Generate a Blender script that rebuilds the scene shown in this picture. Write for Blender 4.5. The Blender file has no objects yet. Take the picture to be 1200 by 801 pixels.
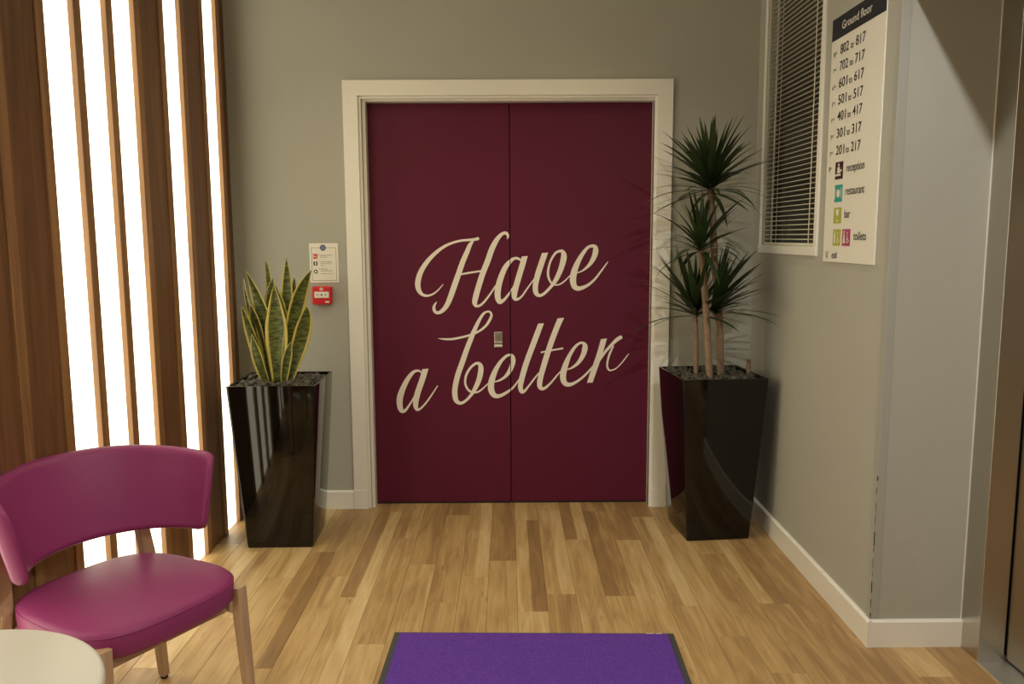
import bpy, bmesh, math, random
from mathutils import Vector, Matrix

# ------------------------------------------------------------------ camera, world, lights
scn = bpy.context.scene
COL = scn.collection
IMG_W, IMG_H = 1200, 801
FPX, PITCH, ROLL, YAW = 958.3122, 0.1278, -0.0049, 0.0051
CAM = Vector((0.0116, -4.1811, 1.4235))
fw = Vector((math.sin(YAW) * math.cos(PITCH), math.cos(YAW) * math.cos(PITCH), -math.sin(PITCH)))
rt0 = Vector((math.cos(YAW), -math.sin(YAW), 0))
up0 = rt0.cross(fw)
rt = rt0 * math.cos(ROLL) + up0 * math.sin(ROLL)
up = up0 * math.cos(ROLL) - rt0 * math.sin(ROLL)
cd = bpy.data.cameras.new('camera')
cd.sensor_width = 36.0
cd.sensor_fit = 'HORIZONTAL'
cd.lens = FPX / IMG_W * 36.0
cd.clip_start = 0.05
cam = bpy.data.objects.new('camera', cd)
M = Matrix.Identity(4)
for i in range(3):
    M[i][0] = rt[i]; M[i][1] = up[i]; M[i][2] = -fw[i]; M[i][3] = CAM[i]
cam.matrix_world = M
COL.objects.link(cam)
scn.camera = cam

scn.view_settings.view_transform = 'Standard'
scn.view_settings.look = 'None'
scn.view_settings.gamma = 1.0
scn.view_settings.use_curve_mapping = False
scn.view_settings.exposure = -0.12

world = bpy.data.worlds.new('world')
scn.world = world
world.use_nodes = True
world.node_tree.nodes['Background'].inputs[0].default_value = (1.0, 0.85, 0.6, 1)
world.node_tree.nodes['Background'].inputs[1].default_value = 0.02

CEIL = 2.80
# recessed ceiling downlights, the last one added: x, y, watts, colour, half-cone deg, blend, bulb radius
WARM = (1.0, 0.85, 0.42)
SOFT = (1.0, 0.98, 0.93)
DOWNLIGHTS = [
    (0.36, -0.75, 6.0, WARM, 62, 1.0, 0.04),
    (-0.55, -0.95, 8.5, WARM, 66, 1.0, 0.04),
    (0.955, -2.75, 23.0, SOFT, 80, 0.5, 0.025),
    (-0.35, -2.5, 3.5, SOFT, 70, 0.8, 0.05),
    (0.955, -4.3, 27.0, SOFT, 80, 0.6, 0.03),
    (-0.30, -5.6, 16.0, WARM, 80, 0.7, 0.05),  # added lamp: brightens the rear wall so the lift steel reflects something
]
for (lx, ly, lw, lc, la, lb, lr) in DOWNLIGHTS:
    ld = bpy.data.lights.new('downlight_lamp', 'SPOT')
    ld.energy = lw * 3.0
    ld.color = lc
    ld.spot_size = math.radians(2 * la)
    ld.spot_blend = lb
    ld.shadow_soft_size = lr
    lo = bpy.data.objects.new('downlight_lamp', ld)
    lo.location = (lx, ly, CEIL - 0.03)
    COL.objects.link(lo)
STRIP_EMIT = 3.1
STRIP_COL = (1.0, 0.92, 0.68)

random.seed(7)
PI = math.pi

# ------------------------------------------------------------------ helpers
def link(o, parent=None):
    COL.objects.link(o)
    if parent is not None:
        o.parent = parent
    return o

def obj(name, bm, mat, parent=None, smooth=False, loc=None):
    me = bpy.data.meshes.new(name)
    bmesh.ops.recalc_face_normals(bm, faces=bm.faces)
    bm.to_mesh(me)
    bm.free()
    if smooth:
        for p in me.polygons:
            p.use_smooth = True
    if mat is not None:
        me.materials.append(mat)
    o = bpy.data.objects.new(name, me)
    if loc is not None:
        o.location = loc
    return link(o, parent)

def empty(name, loc=(0, 0, 0), rz=0.0):
    o = bpy.data.objects.new(name, None)
    o.location = loc
    o.rotation_euler = (0, 0, rz)
    o.empty_display_size = 0.1
    return link(o)

def tag(o, label, cat, group=None, kind=None):
    o['label'] = label
    o['category'] = cat
    if group: o['group'] = group
    if kind: o['kind'] = kind
    return o

def struct(o, label=None):
    o['kind'] = 'structure'
    if label: o['label'] = label
    return o

def box(bm, x0, x1, y0, y1, z0, z1, bev=0.0, seg=2, mat=None):
    vs = [bm.verts.new((x, y, z)) for x in (x0, x1) for y in (y0, y1) for z in (z0, z1)]
    if mat is not None:
        for v in vs: v.co = mat @ v.co
    f = [(0, 1, 3, 2), (4, 6, 7, 5), (0, 4, 5, 1), (2, 3, 7, 6), (0, 2, 6, 4), (1, 5, 7, 3)]
    fs = [bm.faces.new([vs[i] for i in q]) for q in f]
    if bev > 0:
        es = list({e for fc in fs for e in fc.edges})
        bmesh.ops.bevel(bm, geom=es, offset=bev, segments=seg, profile=0.5, affect='EDGES')
    return bm

def boxo(name, mat, parent, x0, x1, y0, y1, z0, z1, bev=0.0, seg=2):
    bm = bmesh.new()
    box(bm, x0, x1, y0, y1, z0, z1, bev, seg)
    return obj(name, bm, mat, parent)

def rrect(hx, hy, r, n=4, e=None):
    """rounded rectangle loop, counter-clockwise"""
    pts = []
    for cx, cy, a0 in ((hx - r, hy - r, 0), (-hx + r, hy - r, 90), (-hx + r, -hy + r, 180), (hx - r, -hy + r, 270)):
        for i in range(n + 1):
            a = math.radians(a0 + 90 * i / n)
            pts.append((cx + r * math.cos(a), cy + r * math.sin(a)))
    return pts

def loft(bm, loops, cap0=True, cap1=True, closed=True):
    rows = [[bm.verts.new(p) for p in lp] for lp in loops]
    n = len(rows[0])
    for a, b in zip(rows[:-1], rows[1:]):
        for i in range(n if closed else n - 1):
            j = (i + 1) % n
            bm.faces.new((a[i], a[j], b[j], b[i]))
    if cap0: bm.faces.new(rows[0][::-1])
    if cap1: bm.faces.new(rows[-1])
    return rows

def tube(bm, pts, radii, n=10, cap=True):
    pts = [Vector(p) for p in pts]
    if not isinstance(radii, (list, tuple)): radii = [radii] * len(pts)
    loops = []
    prev = None
    for i, p in enumerate(pts):
        t = (pts[min(i + 1, len(pts) - 1)] - pts[max(i - 1, 0)]).normalized()
        ref = Vector((0, 0, 1)) if abs(t.z) < 0.9 else Vector((1, 0, 0))
        if prev is None:
            s = t.cross(ref).normalized()
        else:
            s = (prev - t * prev.dot(t)).normalized()
        prev = s
        w = t.cross(s)
        loops.append([p + (s * math.cos(2 * PI * k / n) + w * math.sin(2 * PI * k / n)) * radii[i] for k in range(n)])
    return loft(bm, loops, cap, cap)

def beam(bm, a, b, wa, wb, side, bev=0.005):
    """tapered rectangular bar from a to b; wa, wb = (along side, across)"""
    a, b = Vector(a), Vector(b)
    t = (b - a).normalized()
    s = Vector(side); s = (s - t * s.dot(t)).normalized()
    w = t.cross(s)
    loops = []
    for p, (u, v) in ((a, wa), (b, wb)):
        lp = rrect(u / 2, v / 2, min(bev, u * .3, v * .3), 3)
        loops.append([p + s * x + w * y for x, y in lp])
    return loft(bm, loops)

# ------------------------------------------------------------------ materials
def srgb(r, g, b):
    f = lambda c: ((c / 255) / 12.92) if c / 255 <= 0.04045 else (((c / 255) + 0.055) / 1.055) ** 2.4
    return (f(r), f(g), f(b), 1)

def mat(name, col, rough=0.5, metal=0.0, emit=0.0, ecol=None, noise=0.0, nscale=30.0, bump=0.0, bscale=200.0, spec=0.5, coat=0.0):
    m = bpy.data.materials.new(name)
    m.use_nodes = True
    nt = m.node_tree
    b = nt.nodes['Principled BSDF']
    c = tuple(col[:3]) + (1,)
    b.inputs['Base Color'].default_value = c
    b.inputs['Roughness'].default_value = rough
    b.inputs['Metallic'].default_value = metal
    b.inputs['Specular IOR Level'].default_value = spec
    b.inputs['Coat Weight'].default_value = coat
    if emit:
        b.inputs['Emission Color'].default_value = tuple((ecol or col)[:3]) + (1,)
        b.inputs['Emission Strength'].default_value = emit
    tc = nt.nodes.new('ShaderNodeTexCoord')
    if noise:
        n = nt.nodes.new('ShaderNodeTexNoise')
        n.inputs['Scale'].default_value = nscale
        n.inputs['Detail'].default_value = 4
        nt.links.new(tc.outputs['Object'], n.inputs['Vector'])
        mx = nt.nodes.new('ShaderNodeMix'); mx.data_type = 'RGBA'
        mx.inputs['A'].default_value = tuple(x * (1 - noise) for x in c[:3]) + (1,)
        mx.inputs['B'].default_value = tuple(min(1, x * (1 + noise)) for x in c[:3]) + (1,)
        nt.links.new(n.outputs['Fac'], mx.inputs['Factor'])
        nt.links.new(mx.outputs['Result'], b.inputs['Base Color'])
    if bump:
        n2 = nt.nodes.new('ShaderNodeTexNoise')
        n2.inputs['Scale'].default_value = bscale
        n2.inputs['Detail'].default_value = 3
        nt.links.new(tc.outputs['Object'], n2.inputs['Vector'])
        bp = nt.nodes.new('ShaderNodeBump')
        bp.inputs['Strength'].default_value = bump
        bp.inputs['Distance'].default_value = 0.002
        nt.links.new(n2.outputs['Fac'], bp.inputs['Height'])
        nt.links.new(bp.outputs['Normal'], b.inputs['Normal'])
    return m

def wood(name, dark, light, axis='z', rough=0.45, fine=1.0):
    m = mat(name, light, rough)
    nt = m.node_tree; b = nt.nodes['Principled BSDF']
    tc = nt.nodes['Texture Coordinate'] if 'Texture Coordinate' in nt.nodes else nt.nodes.new('ShaderNodeTexCoord')
    oi = nt.nodes.new('ShaderNodeObjectInfo')
    mp = nt.nodes.new('ShaderNodeMapping')
    sc = [14 * fine, 14 * fine, 14 * fine]; sc['xyz'.index(axis)] = 0.9 * fine
    mp.inputs['Scale'].default_value = sc
    ml = nt.nodes.new('ShaderNodeMath'); ml.operation = 'MULTIPLY'; ml.inputs[1].default_value = 37.0
    nt.links.new(oi.outputs['Random'], ml.inputs[0])
    cb = nt.nodes.new('ShaderNodeCombineXYZ')
    for k in range(3): nt.links.new(ml.outputs[0], cb.inputs[k])
    nt.links.new(cb.outputs[0], mp.inputs['Location'])
    nt.links.new(tc.outputs['Object'], mp.inputs['Vector'])
    n = nt.nodes.new('ShaderNodeTexNoise'); n.inputs['Scale'].default_value = 1.6; n.inputs['Detail'].default_value = 6
    n.inputs['Distortion'].default_value = 1.2
    nt.links.new(mp.outputs[0], n.inputs['Vector'])
    r = nt.nodes.new('ShaderNodeValToRGB')
    r.color_ramp.elements[0].position = 0.32; r.color_ramp.elements[0].color = tuple(dark[:3]) + (1,)
    r.color_ramp.elements[1].position = 0.68; r.color_ramp.elements[1].color = tuple(light[:3]) + (1,)
    nt.links.new(n.outputs['Fac'], r.inputs[0])
    nt.links.new(r.outputs[0], b.inputs['Base Color'])
    return m

M_WALL = mat('wall_paint', (0.41, 0.40, 0.345), 0.75, noise=0.04, nscale=3, bump=0.25, bscale=260, spec=0.3)
M_WHITE = mat('white_gloss_paint', (0.80, 0.77, 0.70), 0.35, noise=0.02, nscale=4)
M_CEIL = mat('ceiling_paint', (0.75, 0.72, 0.66), 0.8)
M_DOOR = mat('maroon_laminate', (0.105, 0.0105, 0.032), 0.45, noise=0.05, nscale=2.0, bump=0.05, bscale=400, spec=0.22)
M_VINYL = mat('cream_vinyl', (0.80, 0.74, 0.64), 0.5)
M_DARK = mat('dark_gap', (0.01, 0.009, 0.008), 0.8)
M_STEEL = mat('satin_steel', (0.56, 0.53, 0.47), 0.30, 1.0)
M_STEEL_D = mat('lift_steel', (0.52, 0.46, 0.37), 0.30, 1.0)
M_ALU = mat('aluminium_sill', (0.55, 0.56, 0.57), 0.42, 0.9, noise=.05, nscale=40)
M_GUARD = mat('grey_corner_guard', (0.37, 0.36, 0.32), 0.5)
M_SLAT = wood('cherry_slat', (0.20, 0.095, 0.035), (0.33, 0.165, 0.06), 'z', 0.42)
M_PANEL_W = wood('dark_cherry_panel', (0.115, 0.048, 0.018), (0.20, 0.088, 0.032), 'z', 0.45)
M_LIGHT = mat('lit_acrylic', (0.8, 0.8, 0.8), 0.4, emit=STRIP_EMIT, ecol=STRIP_COL)
M_POT = mat('black_gloss_lacquer', (0.0022, 0.0018, 0.0015), 0.05, spec=0.5)
M_SOIL = mat('soil', (0.02, 0.016, 0.012), 0.9)
M_STONE = mat('grey_pebble', (0.060, 0.052, 0.040), 0.55, noise=0.75, nscale=26)
M_CANE = mat('cane_bark', (0.25, 0.16, 0.10), 0.8, noise=0.45, nscale=55, bump=0.8, bscale=90)
M_CLEAF = mat('dracaena_leaf', (0.022, 0.042, 0.012), 0.42, noise=0.35, nscale=12)
M_CUSH = mat('magenta_leatherette', (0.25, 0.034, 0.13), 0.46, noise=0.06, nscale=6, bump=0.08, bscale=220, spec=0.3)
M_BEECH = wood('beech', (0.42, 0.27, 0.15), (0.52, 0.35, 0.21), 'z', 0.42)
M_FOOT = mat('black_glide', (0.015, 0.013, 0.012), 0.6)
M_TABLE = mat('cream_tabletop', (0.62, 0.60, 0.52), 0.38)
M_RUBBER = mat('charcoal_rubber', (0.055, 0.055, 0.055), 0.7, bump=0.2, bscale=300)
M_TAGW = mat('white_print', (0.75, 0.72, 0.66), 0.6)
M_SIGN = mat('sign_white', (0.80, 0.77, 0.68), 0.4)
M_NAVY = mat('sign_navy', (0.010, 0.011, 0.022), 0.4)
M_INK = mat('ink_dark', (0.018, 0.012, 0.016), 0.5)
M_RED = mat('fire_red', (0.62, 0.022, 0.03), 0.35)
M_TEAL = mat('icon_teal', (0.02, 0.36, 0.33), 0.5)
M_GREEN = mat('icon_lime', (0.42, 0.44, 0.06), 0.5)
M_PINK = mat('icon_pink', (0.42, 0.06, 0.15), 0.5)
M_MAROON = mat('icon_maroon', (0.055, 0.008, 0.014), 0.5)
M_BLUE = mat('notice_blue', (0.02, 0.06, 0.16), 0.5)
M_DGREEN = mat('notice_green', (0.03, 0.07, 0.04), 0.5)
M_BLIND = mat('cream_blind_slat', (0.72, 0.68, 0.56), 0.45)
M_GLASS = mat('dark_window_glass', (0.006, 0.005, 0.004), 0.12)
M_SUB = mat('subfloor', (0.045, 0.03, 0.015), 0.9)

# carpet of the mat
M_CARPET = mat('purple_pile', (0.125, 0.050, 0.34), 0.95, noise=0.5, nscale=160, bump=1.0, bscale=420, spec=0.1)

# floor planks: object colour carries (left tone, right tone, seed)
def plank_mat():
    m = bpy.data.materials.new('oak_plank'); m.use_nodes = True
    nt = m.node_tree; N = nt.nodes; L = nt.links
    b = N['Principled BSDF']
    tc = N.new('ShaderNodeTexCoord'); oi = N.new('ShaderNodeObjectInfo')
    sep = N.new('ShaderNodeSeparateColor'); L.new(oi.outputs['Color'], sep.inputs[0])
    sx = N.new('ShaderNodeSeparateXYZ'); L.new(tc.outputs['Object'], sx.inputs[0])
    def math_(op, a, c=None, d=None):
        n = N.new('ShaderNodeMath'); n.operation = op
        for i, v in enumerate((a, c, d)):
            if v is None: continue
            if isinstance(v, (int, float)): n.inputs[i].default_value = v
            else: L.new(v, n.inputs[i])
        return n.outputs[0]
    seed = math_('MULTIPLY', sep.outputs[2], 91.0)
    def noise(kx, ky, scale, detail, dist, off):
        c = N.new('ShaderNodeCombineXYZ')
        L.new(math_('MULTIPLY', sx.outputs[0], kx), c.inputs[0])
        L.new(math_('MULTIPLY', sx.outputs[1], ky), c.inputs[1])
        L.new(math_('ADD', seed, off), c.inputs[2])
        n = N.new('ShaderNodeTexNoise'); n.inputs['Scale'].default_value = scale
        n.inputs['Detail'].default_value = detail; n.inputs['Distortion'].default_value = dist
        L.new(c.outputs[0], n.inputs['Vector']); return n.outputs['Fac']
    grain = noise(120, 3.4, 1.0, 5, 0.6, 0)
    cloud = noise(19, 2.4, 1.0, 4, 1.2, 11)
    edge = noise(3, 7, 1.0, 2, 0.4, 23)
    xs = math_('ADD', sx.outputs[0], math_('MULTIPLY', math_('SUBTRACT', edge, 0.5), 0.008))
    half = math_('MULTIPLY_ADD', xs, 160.0, 0.5)
    hn = N.new('ShaderNodeClamp'); L.new(half, hn.inputs[0])
    mixt = N.new('ShaderNodeMix'); L.new(hn.outputs[0], mixt.inputs['Factor'])
    L.new(sep.outputs[0], mixt.inputs['A']); L.new(sep.outputs[1], mixt.inputs['B'])
    t = math_('ADD', mixt.outputs['Result'], math_('MULTIPLY', math_('SUBTRACT', grain, 0.5), 0.5))
    t = math_('ADD', t, math_('MULTIPLY', math_('SUBTRACT', cloud, 0.5), 0.8))
    ramp = N.new('ShaderNodeValToRGB')
    e = ramp.color_ramp.elements
    e[0].position = 0.0; e[0].color = (0.22, 0.128, 0.055, 1)
    e[1].position = 1.0; e[1].color = (0.66, 0.49, 0.262, 1)
    k = e.new(0.35); k.color = (0.33, 0.194, 0.08, 1)
    k = e.new(0.62); k.color = (0.49, 0.318, 0.136, 1)
    L.new(t, ramp.inputs[0])
    # sparse knots
    c = N.new('ShaderNodeCombineXYZ')
    L.new(math_('MULTIPLY', sx.outputs[0], 13.0), c.inputs[0])
    L.new(math_('MULTIPLY', sx.outputs[1], 3.2), c.inputs[1]); L.new(seed, c.inputs[2])
    vo = N.new('ShaderNodeTexVoronoi'); vo.inputs['Scale'].default_value = 1.0; L.new(c.outputs[0], vo.inputs['Vector'])
    kn = N.new('ShaderNodeMapRange'); kn.inputs['From Min'].default_value = 0.03; kn.inputs['From Max'].default_value = 0.13
    kn.inputs['To Min'].default_value = 0.55; kn.inputs['To Max'].default_value = 0.0
    L.new(vo.outputs['Distance'], kn.inputs[0])
    kf = math_('MULTIPLY', kn.outputs[0], math_('GREATER_THAN', cloud, 0.54))
    mk = N.new('ShaderNodeMix'); mk.data_type = 'RGBA'
    L.new(kf, mk.inputs['Factor']); L.new(ramp.outputs[0], mk.inputs['A']); mk.inputs['B'].default_value = (0.13, 0.068, 0.026, 1)
    L.new(mk.outputs['Result'], b.inputs['Base Color'])
    b.inputs['Roughness'].default_value = 0.42
    bp = N.new('ShaderNodeBump'); bp.inputs['Strength'].default_value = 0.12; bp.inputs['Distance'].default_value = 0.001
    L.new(grain, bp.inputs['Height']); L.new(bp.outputs[0], b.inputs['Normal'])
    return m
M_PLANK = plank_mat()

# snake plant: u across the leaf gives the yellow margin
def snake_mat():
    m = bpy.data.materials.new('variegated_leaf'); m.use_nodes = True
    nt = m.node_tree; N = nt.nodes; L = nt.links
    b = N['Principled BSDF']
    uv = N.new('ShaderNodeUVMap'); s = N.new('ShaderNodeSeparateXYZ'); L.new(uv.outputs[0], s.inputs[0])
    tc = N.new('ShaderNodeTexCoord')
    mp = N.new('ShaderNodeMapping'); mp.inputs['Scale'].default_value = (34, 34, 105); L.new(tc.outputs['Object'], mp.inputs[0])
    n = N.new('ShaderNodeTexNoise'); n.inputs['Scale'].default_value = 1.0; n.inputs['Detail'].default_value = 3; L.new(mp.outputs[0], n.inputs['Vector'])
    r = N.new('ShaderNodeValToRGB'); e = r.color_ramp.elements
    e[0].position = 0.38; e[0].color = (0.030, 0.042, 0.010, 1); e[1].position = 0.62; e[1].color = (0.135, 0.155, 0.030, 1)
    L.new(n.outputs['Fac'], r.inputs[0])
    d = N.new('ShaderNodeMath'); d.operation = 'SUBTRACT'; L.new(s.outputs[0], d.inputs[0]); d.inputs[1].default_value = 0.5
    a = N.new('ShaderNodeMath'); a.operation = 'ABSOLUTE'; L.new(d.outputs[0], a.inputs[0])
    mr = N.new('ShaderNodeMapRange'); mr.inputs['From Min'].default_value = 0.34; mr.inputs['From Max'].default_value = 0.40; L.new(a.outputs[0], mr.inputs[0])
    mx = N.new('ShaderNodeMix'); mx.data_type = 'RGBA'
    L.new(mr.outputs[0], mx.inputs['Factor']); L.new(r.outputs[0], mx.inputs['A']); mx.inputs['B'].default_value = (0.56, 0.46, 0.11, 1)
    L.new(mx.outputs['Result'], b.inputs['Base Color']); b.inputs['Roughness'].default_value = 0.38
    return m
M_SNAKE = snake_mat()

# ------------------------------------------------------------------ the setting
XL, XR = -1.37, 1.268          # lit-panel plane on the left, painted wall on the right
YW = 0.018                     # painted back wall
YC = -1.486                    # face of the wall return beside the lift
XLIFT = 1.584
YREAR = -6.6

floor = boxo('floor', M_SUB, None, -1.55, 1.95, YREAR - .15, 0.2, -0.06, -0.0085)
struct(floor, 'oak-look plank floor running towards the maroon doors')
PW, PL, X0P = 0.1178, 1.018, 0.043
JOINT = {-11: -.583, -8: -.589, -7: -.865, -6: -1.066, -5: -.43, -4: -.74, -3: -.10, -2: -.878, -1: -.705, 0: -.187,
         1: -1.053, 2: -.456, 3: -.054, 4: -.466, 5: -.147, 6: -1.413, 7: -.644, 8: -1.151, 9: -.30, 10: -.953, 12: -.2}
TONE = {(-8, 0): (.5, .45), (-8, 1): (.5, .16), (-8, 2): (.6, .6), (-7, 0): (.5, .5), (-7, 1): (.55, .72), (-6, 0): (.42, .55),
        (-6, 1): (.32, .8), (-5, 0): (.45, .62), (-5, 1): (.55, .52), (-5, 2): (.72, .72), (-4, 0): (.5, .4), (-4, 1): (.55, .62),
        (-3, 0): (.25, .25), (-3, 1): (.48, .58), (-3, 2): (.5, .5), (-2, 0): (.5, .78), (-2, 1): (.56, .58), (-1, 0): (.38, .32),
        (-1, 1): (.56, .58), (0, 0): (.72, .6), (0, 1): (.68, .22), (0, 2): (.72, .72), (1, 0): (.62, .65), (1, 1): (.6, .75),
        (2, 0): (.3, .72), (2, 1): (.55, .55), (3, 0): (.45, .35), (3, 1): (.22, .42), (3, 2): (.62, .6), (4, 0): (.45, .28),
        (4, 1): (.66, .64), (5, 0): (.35, .35), (5, 1): (.5, .78), (5, 2): (.58, .58), (6, 0): (.5, .52), (6, 1): (.58, .58),
        (7, 0): (.5, .48), (7, 1): (.52, .45), (8, 0): (.5, .45), (8, 1): (.66, .3), (9, 0): (.42, .45), (9, 1): (.45, .4),
        (10, 0): (.4, .4), (10, 1): (.42, .42), (11, 1): (.68, .7), (12, 1): (.62, .7), (13, 1): (.4, .4)}
rnd = random.Random(3)
plank_cache = {}
def plank_mesh(w, l):
    key = (round(w, 4), round(l, 4))
    if key not in plank_cache:
        bm = bmesh.new(); g = 0.0004
        box(bm, -w / 2 + g, w / 2 - g, -l / 2 + g, l / 2 - g, -0.008, 0.0)
        top = [e for e in bm.edges if all(abs(v.co.z) < 1e-6 for v in e.verts)]
        bmesh.ops.bevel(bm, geom=top, offset=0.0007, segments=1, affect='EDGES')
        bmesh.ops.recalc_face_normals(bm, faces=bm.faces)
        me = bpy.data.meshes.new('plank'); bm.to_mesh(me); bm.free(); me.materials.append(M_PLANK)
        plank_cache[key] = me
    return plank_cache[key]
rest = bmesh.new()
for c in range(-14, 16):
    x0 = max(X0P + c * PW, -1.46); x1 = min(X0P + (c + 1) * PW, 1.80)
    if x1 - x0 < 0.01: continue
    j = JOINT.get(c, -rnd.random() * PL)
    while j < -PL: j += PL
    ys = [0.13]
    while j > YREAR:
        ys.append(j); j -= PL
    ys.append(YREAR)
    off = 0 if JOINT.get(c, 0) >= -PL else 0
    for i in range(len(ys) - 1):
        a, b_ = ys[i + 1], ys[i]
        if b_ < -2.7:
            box(rest, x0 + .0005, x1 - .0005, a + .0005, b_ - .0005, -.008, 0); continue
        o = bpy.data.objects.new('plank', plank_mesh(x1 - x0, b_ - a))
        o.location = ((x0 + x1) / 2, (a + b_) / 2, 0)
        r = rnd.random()
        t0 = 0.35 + 0.35 * rnd.random()
        tl, tr = TONE.get((c, i), (t0, t0 + (0.2 if rnd.random() < .4 else 0)))
        o.color = (tl, tr, r, 1)
        link(o, floor)
ro = obj('plank_field', rest, M_PLANK, floor); ro['kind'] = 'stuff'; ro.color = (.5, .55, .3, 1)

ceiling = struct(boxo('ceiling', M_CEIL, None, -1.6, 2.0, YREAR - .15, 0.2, CEIL, CEIL + 0.1))
for (lx, ly, *_r) in DOWNLIGHTS:
    bm = bmesh.new()
    loops = []
    for rr, zz in ((0.055, 0.0), (0.055, -0.006), (0.042, -0.008), (0.038, -0.002)):
        loops.append([(lx + rr * math.cos(2 * PI * k / 24), ly + rr * math.sin(2 * PI * k / 24), CEIL + zz) for k in range(24)])
    loft(bm, loops, False, False)
    obj('downlight_ring', bm, M_STEEL, ceiling, True)

# back wall with the door opening
DX0, DX1 = -0.713, 0.775       # opening in the wall
bm = bmesh.new()
box(bm, -1.55, DX0, YW, 0.2, -0.05, CEIL)
box(bm, DX1, 1.45, YW, 0.2, -0.05, CEIL)
box(bm, DX0, DX1, YW, 0.2, 2.13, CEIL)
wall_back = struct(obj('wall_back', bm, M_WALL))
# lobby behind the door leaves stays closed off
bm = bmesh.new(); box(bm, DX0, DX1, 0.16, 0.2, -0.05, 2.13); struct(obj('wall_behind_door', bm, M_DARK))

# right wall with the window opening
WY0, WY1, WZ0, WZ1 = -0.825, -0.105, 1.375, 2.66
bm = bmesh.new()
box(bm, XR, XR + 0.2, YC + .16, WY0, -0.05, CEIL)
box(bm, XR, XR + 0.2, WY1, YW, -0.05, CEIL)
box(bm, XR, XR + 0.2, WY0, WY1, -0.05, WZ0)
box(bm, XR, XR + 0.2, WY0, WY1, WZ1, CEIL)
wall_right = struct(obj('wall_right', bm, M_WALL))
# the return beside the lift and the lift-side walls
bm = bmesh.new()
box(bm, XR, 1.80, YC, YC + 0.16, -0.05, CEIL)
struct(obj('wall_return', bm, M_WALL))
bm = bmesh.new()
box(bm, XLIFT + .12, 1.9, YREAR, -2.74, -0.05, CEIL)
struct(obj('wall_lift', bm, M_WALL))
# dropped bulkhead above the lift lobby, flush with the right wall
bm = bmesh.new(); box(bm, XR, 1.9, -3.2, YC - 0.0005, 2.235, CEIL - .001); struct(obj('trim_1', bm, M_WALL), 'grey bulkhead above the lift lobby')
# far end of the lobby behind the camera
bm = bmesh.new(); box(bm, -1.55, 1.95, YREAR - .14, YREAR, -.05, CEIL); struct(obj('wall_rear', bm, M_WALL))

# baseboards (chamfered top)
def skirting(name, a, b, nrm, h=0.0986, t=0.014, parent=None):
    a, b, nrm = Vector(a), Vector(b), Vector(nrm)
    prof = [(0, 0), (t, 0), (t, h - .007), (t - .007, h), (0, h)]
    bm = bmesh.new()
    loft(bm, [[p + nrm * u + Vector((0, 0, v)) for u, v in prof] for p in (a, b)])
    return struct(obj(name, bm, M_WHITE, parent))
skirting('baseboard_back_left', (-1.36, YW, 0), (-0.803, YW, 0), (0, -1, 0))
skirting('baseboard_back_right', (0.841, YW, 0), (XR, YW, 0), (0, -1, 0))
skirting('baseboard_right', (XR, YW, 0), (XR, YC - .014, 0), (-1, 0, 0))
skirting('baseboard_return', (XR, YC, 0), (XLIFT, YC, 0), (0, -1, 0))
# corner guard
bm = bmesh.new()
box(bm, XR - .0025, XR + .027, YC - .0025, YC, .0986, 2.235, .0008, 1)
box(bm, XR - .0025, XR, YC, YC + .027, .0986, 2.235, .0008, 1)
guard = struct(obj('trim_2', bm, M_GUARD), 'grey corner guard on the wall corner beside the lift')
rs = random.Random(21)
bm = bmesh.new(); zz = .105
while zz < .62:
    h = rs.uniform(.01, .05); w = rs.uniform(.0012, .004)
    box(bm, XR - .0031, XR - .0031 + w, YC - .0031, YC - .0024, zz, zz + h)
    zz += h + rs.uniform(.002, .03)
obj('worn_edge', bm, M_INK, guard)

# ------------------------------------------------------------------ lit slatted wall on the left
wl = boxo('wall_left', M_PANEL_W, None, -1.55, XL - .012, YREAR, YW, -.05, CEIL)
struct(wl, 'cherry slatted wall with glowing white strips')
SP, SY0, ST, SD = 0.2187, -0.174, 0.046, 0.019
LIT = {0, 2, 4, 5, 6, 9, 10, 13, 15}
def shared(name, me, parent, loc):
    o = bpy.data.objects.new(name, me); o.location = loc; return link(o, parent)
bm = bmesh.new(); box(bm, -.012, SD, 0, ST, 0, CEIL, .0012, 1)
bmesh.ops.recalc_face_normals(bm, faces=bm.faces)
slat_me = bpy.data.meshes.new('slat'); bm.to_mesh(slat_me); bm.free(); slat_me.materials.append(M_SLAT)
def panel_me(name, x1, m):
    bm = bmesh.new(); box(bm, -.012, x1, 0, SP - ST, 0, CEIL)
    bmesh.ops.recalc_face_normals(bm, faces=bm.faces)
    me = bpy.data.meshes.new(name); bm.to_mesh(me); bm.free(); me.materials.append(m); return me
lit_me = panel_me('light_panel', 0.0, M_LIGHT)
wood_me = panel_me('wood_panel', SD - .005, M_PANEL_W)
k = 0
while SY0 - k * SP > YREAR + .4:
    y = SY0 - k * SP
    shared('slat', slat_me, wl, (XL, y, 0))
    if k in LIT: shared('light_panel', lit_me, wl, (XL, y - SP + ST, 0))
    else: shared('wood_panel', wood_me, wl, (XL, y - SP + ST, 0))
    k += 1

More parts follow.
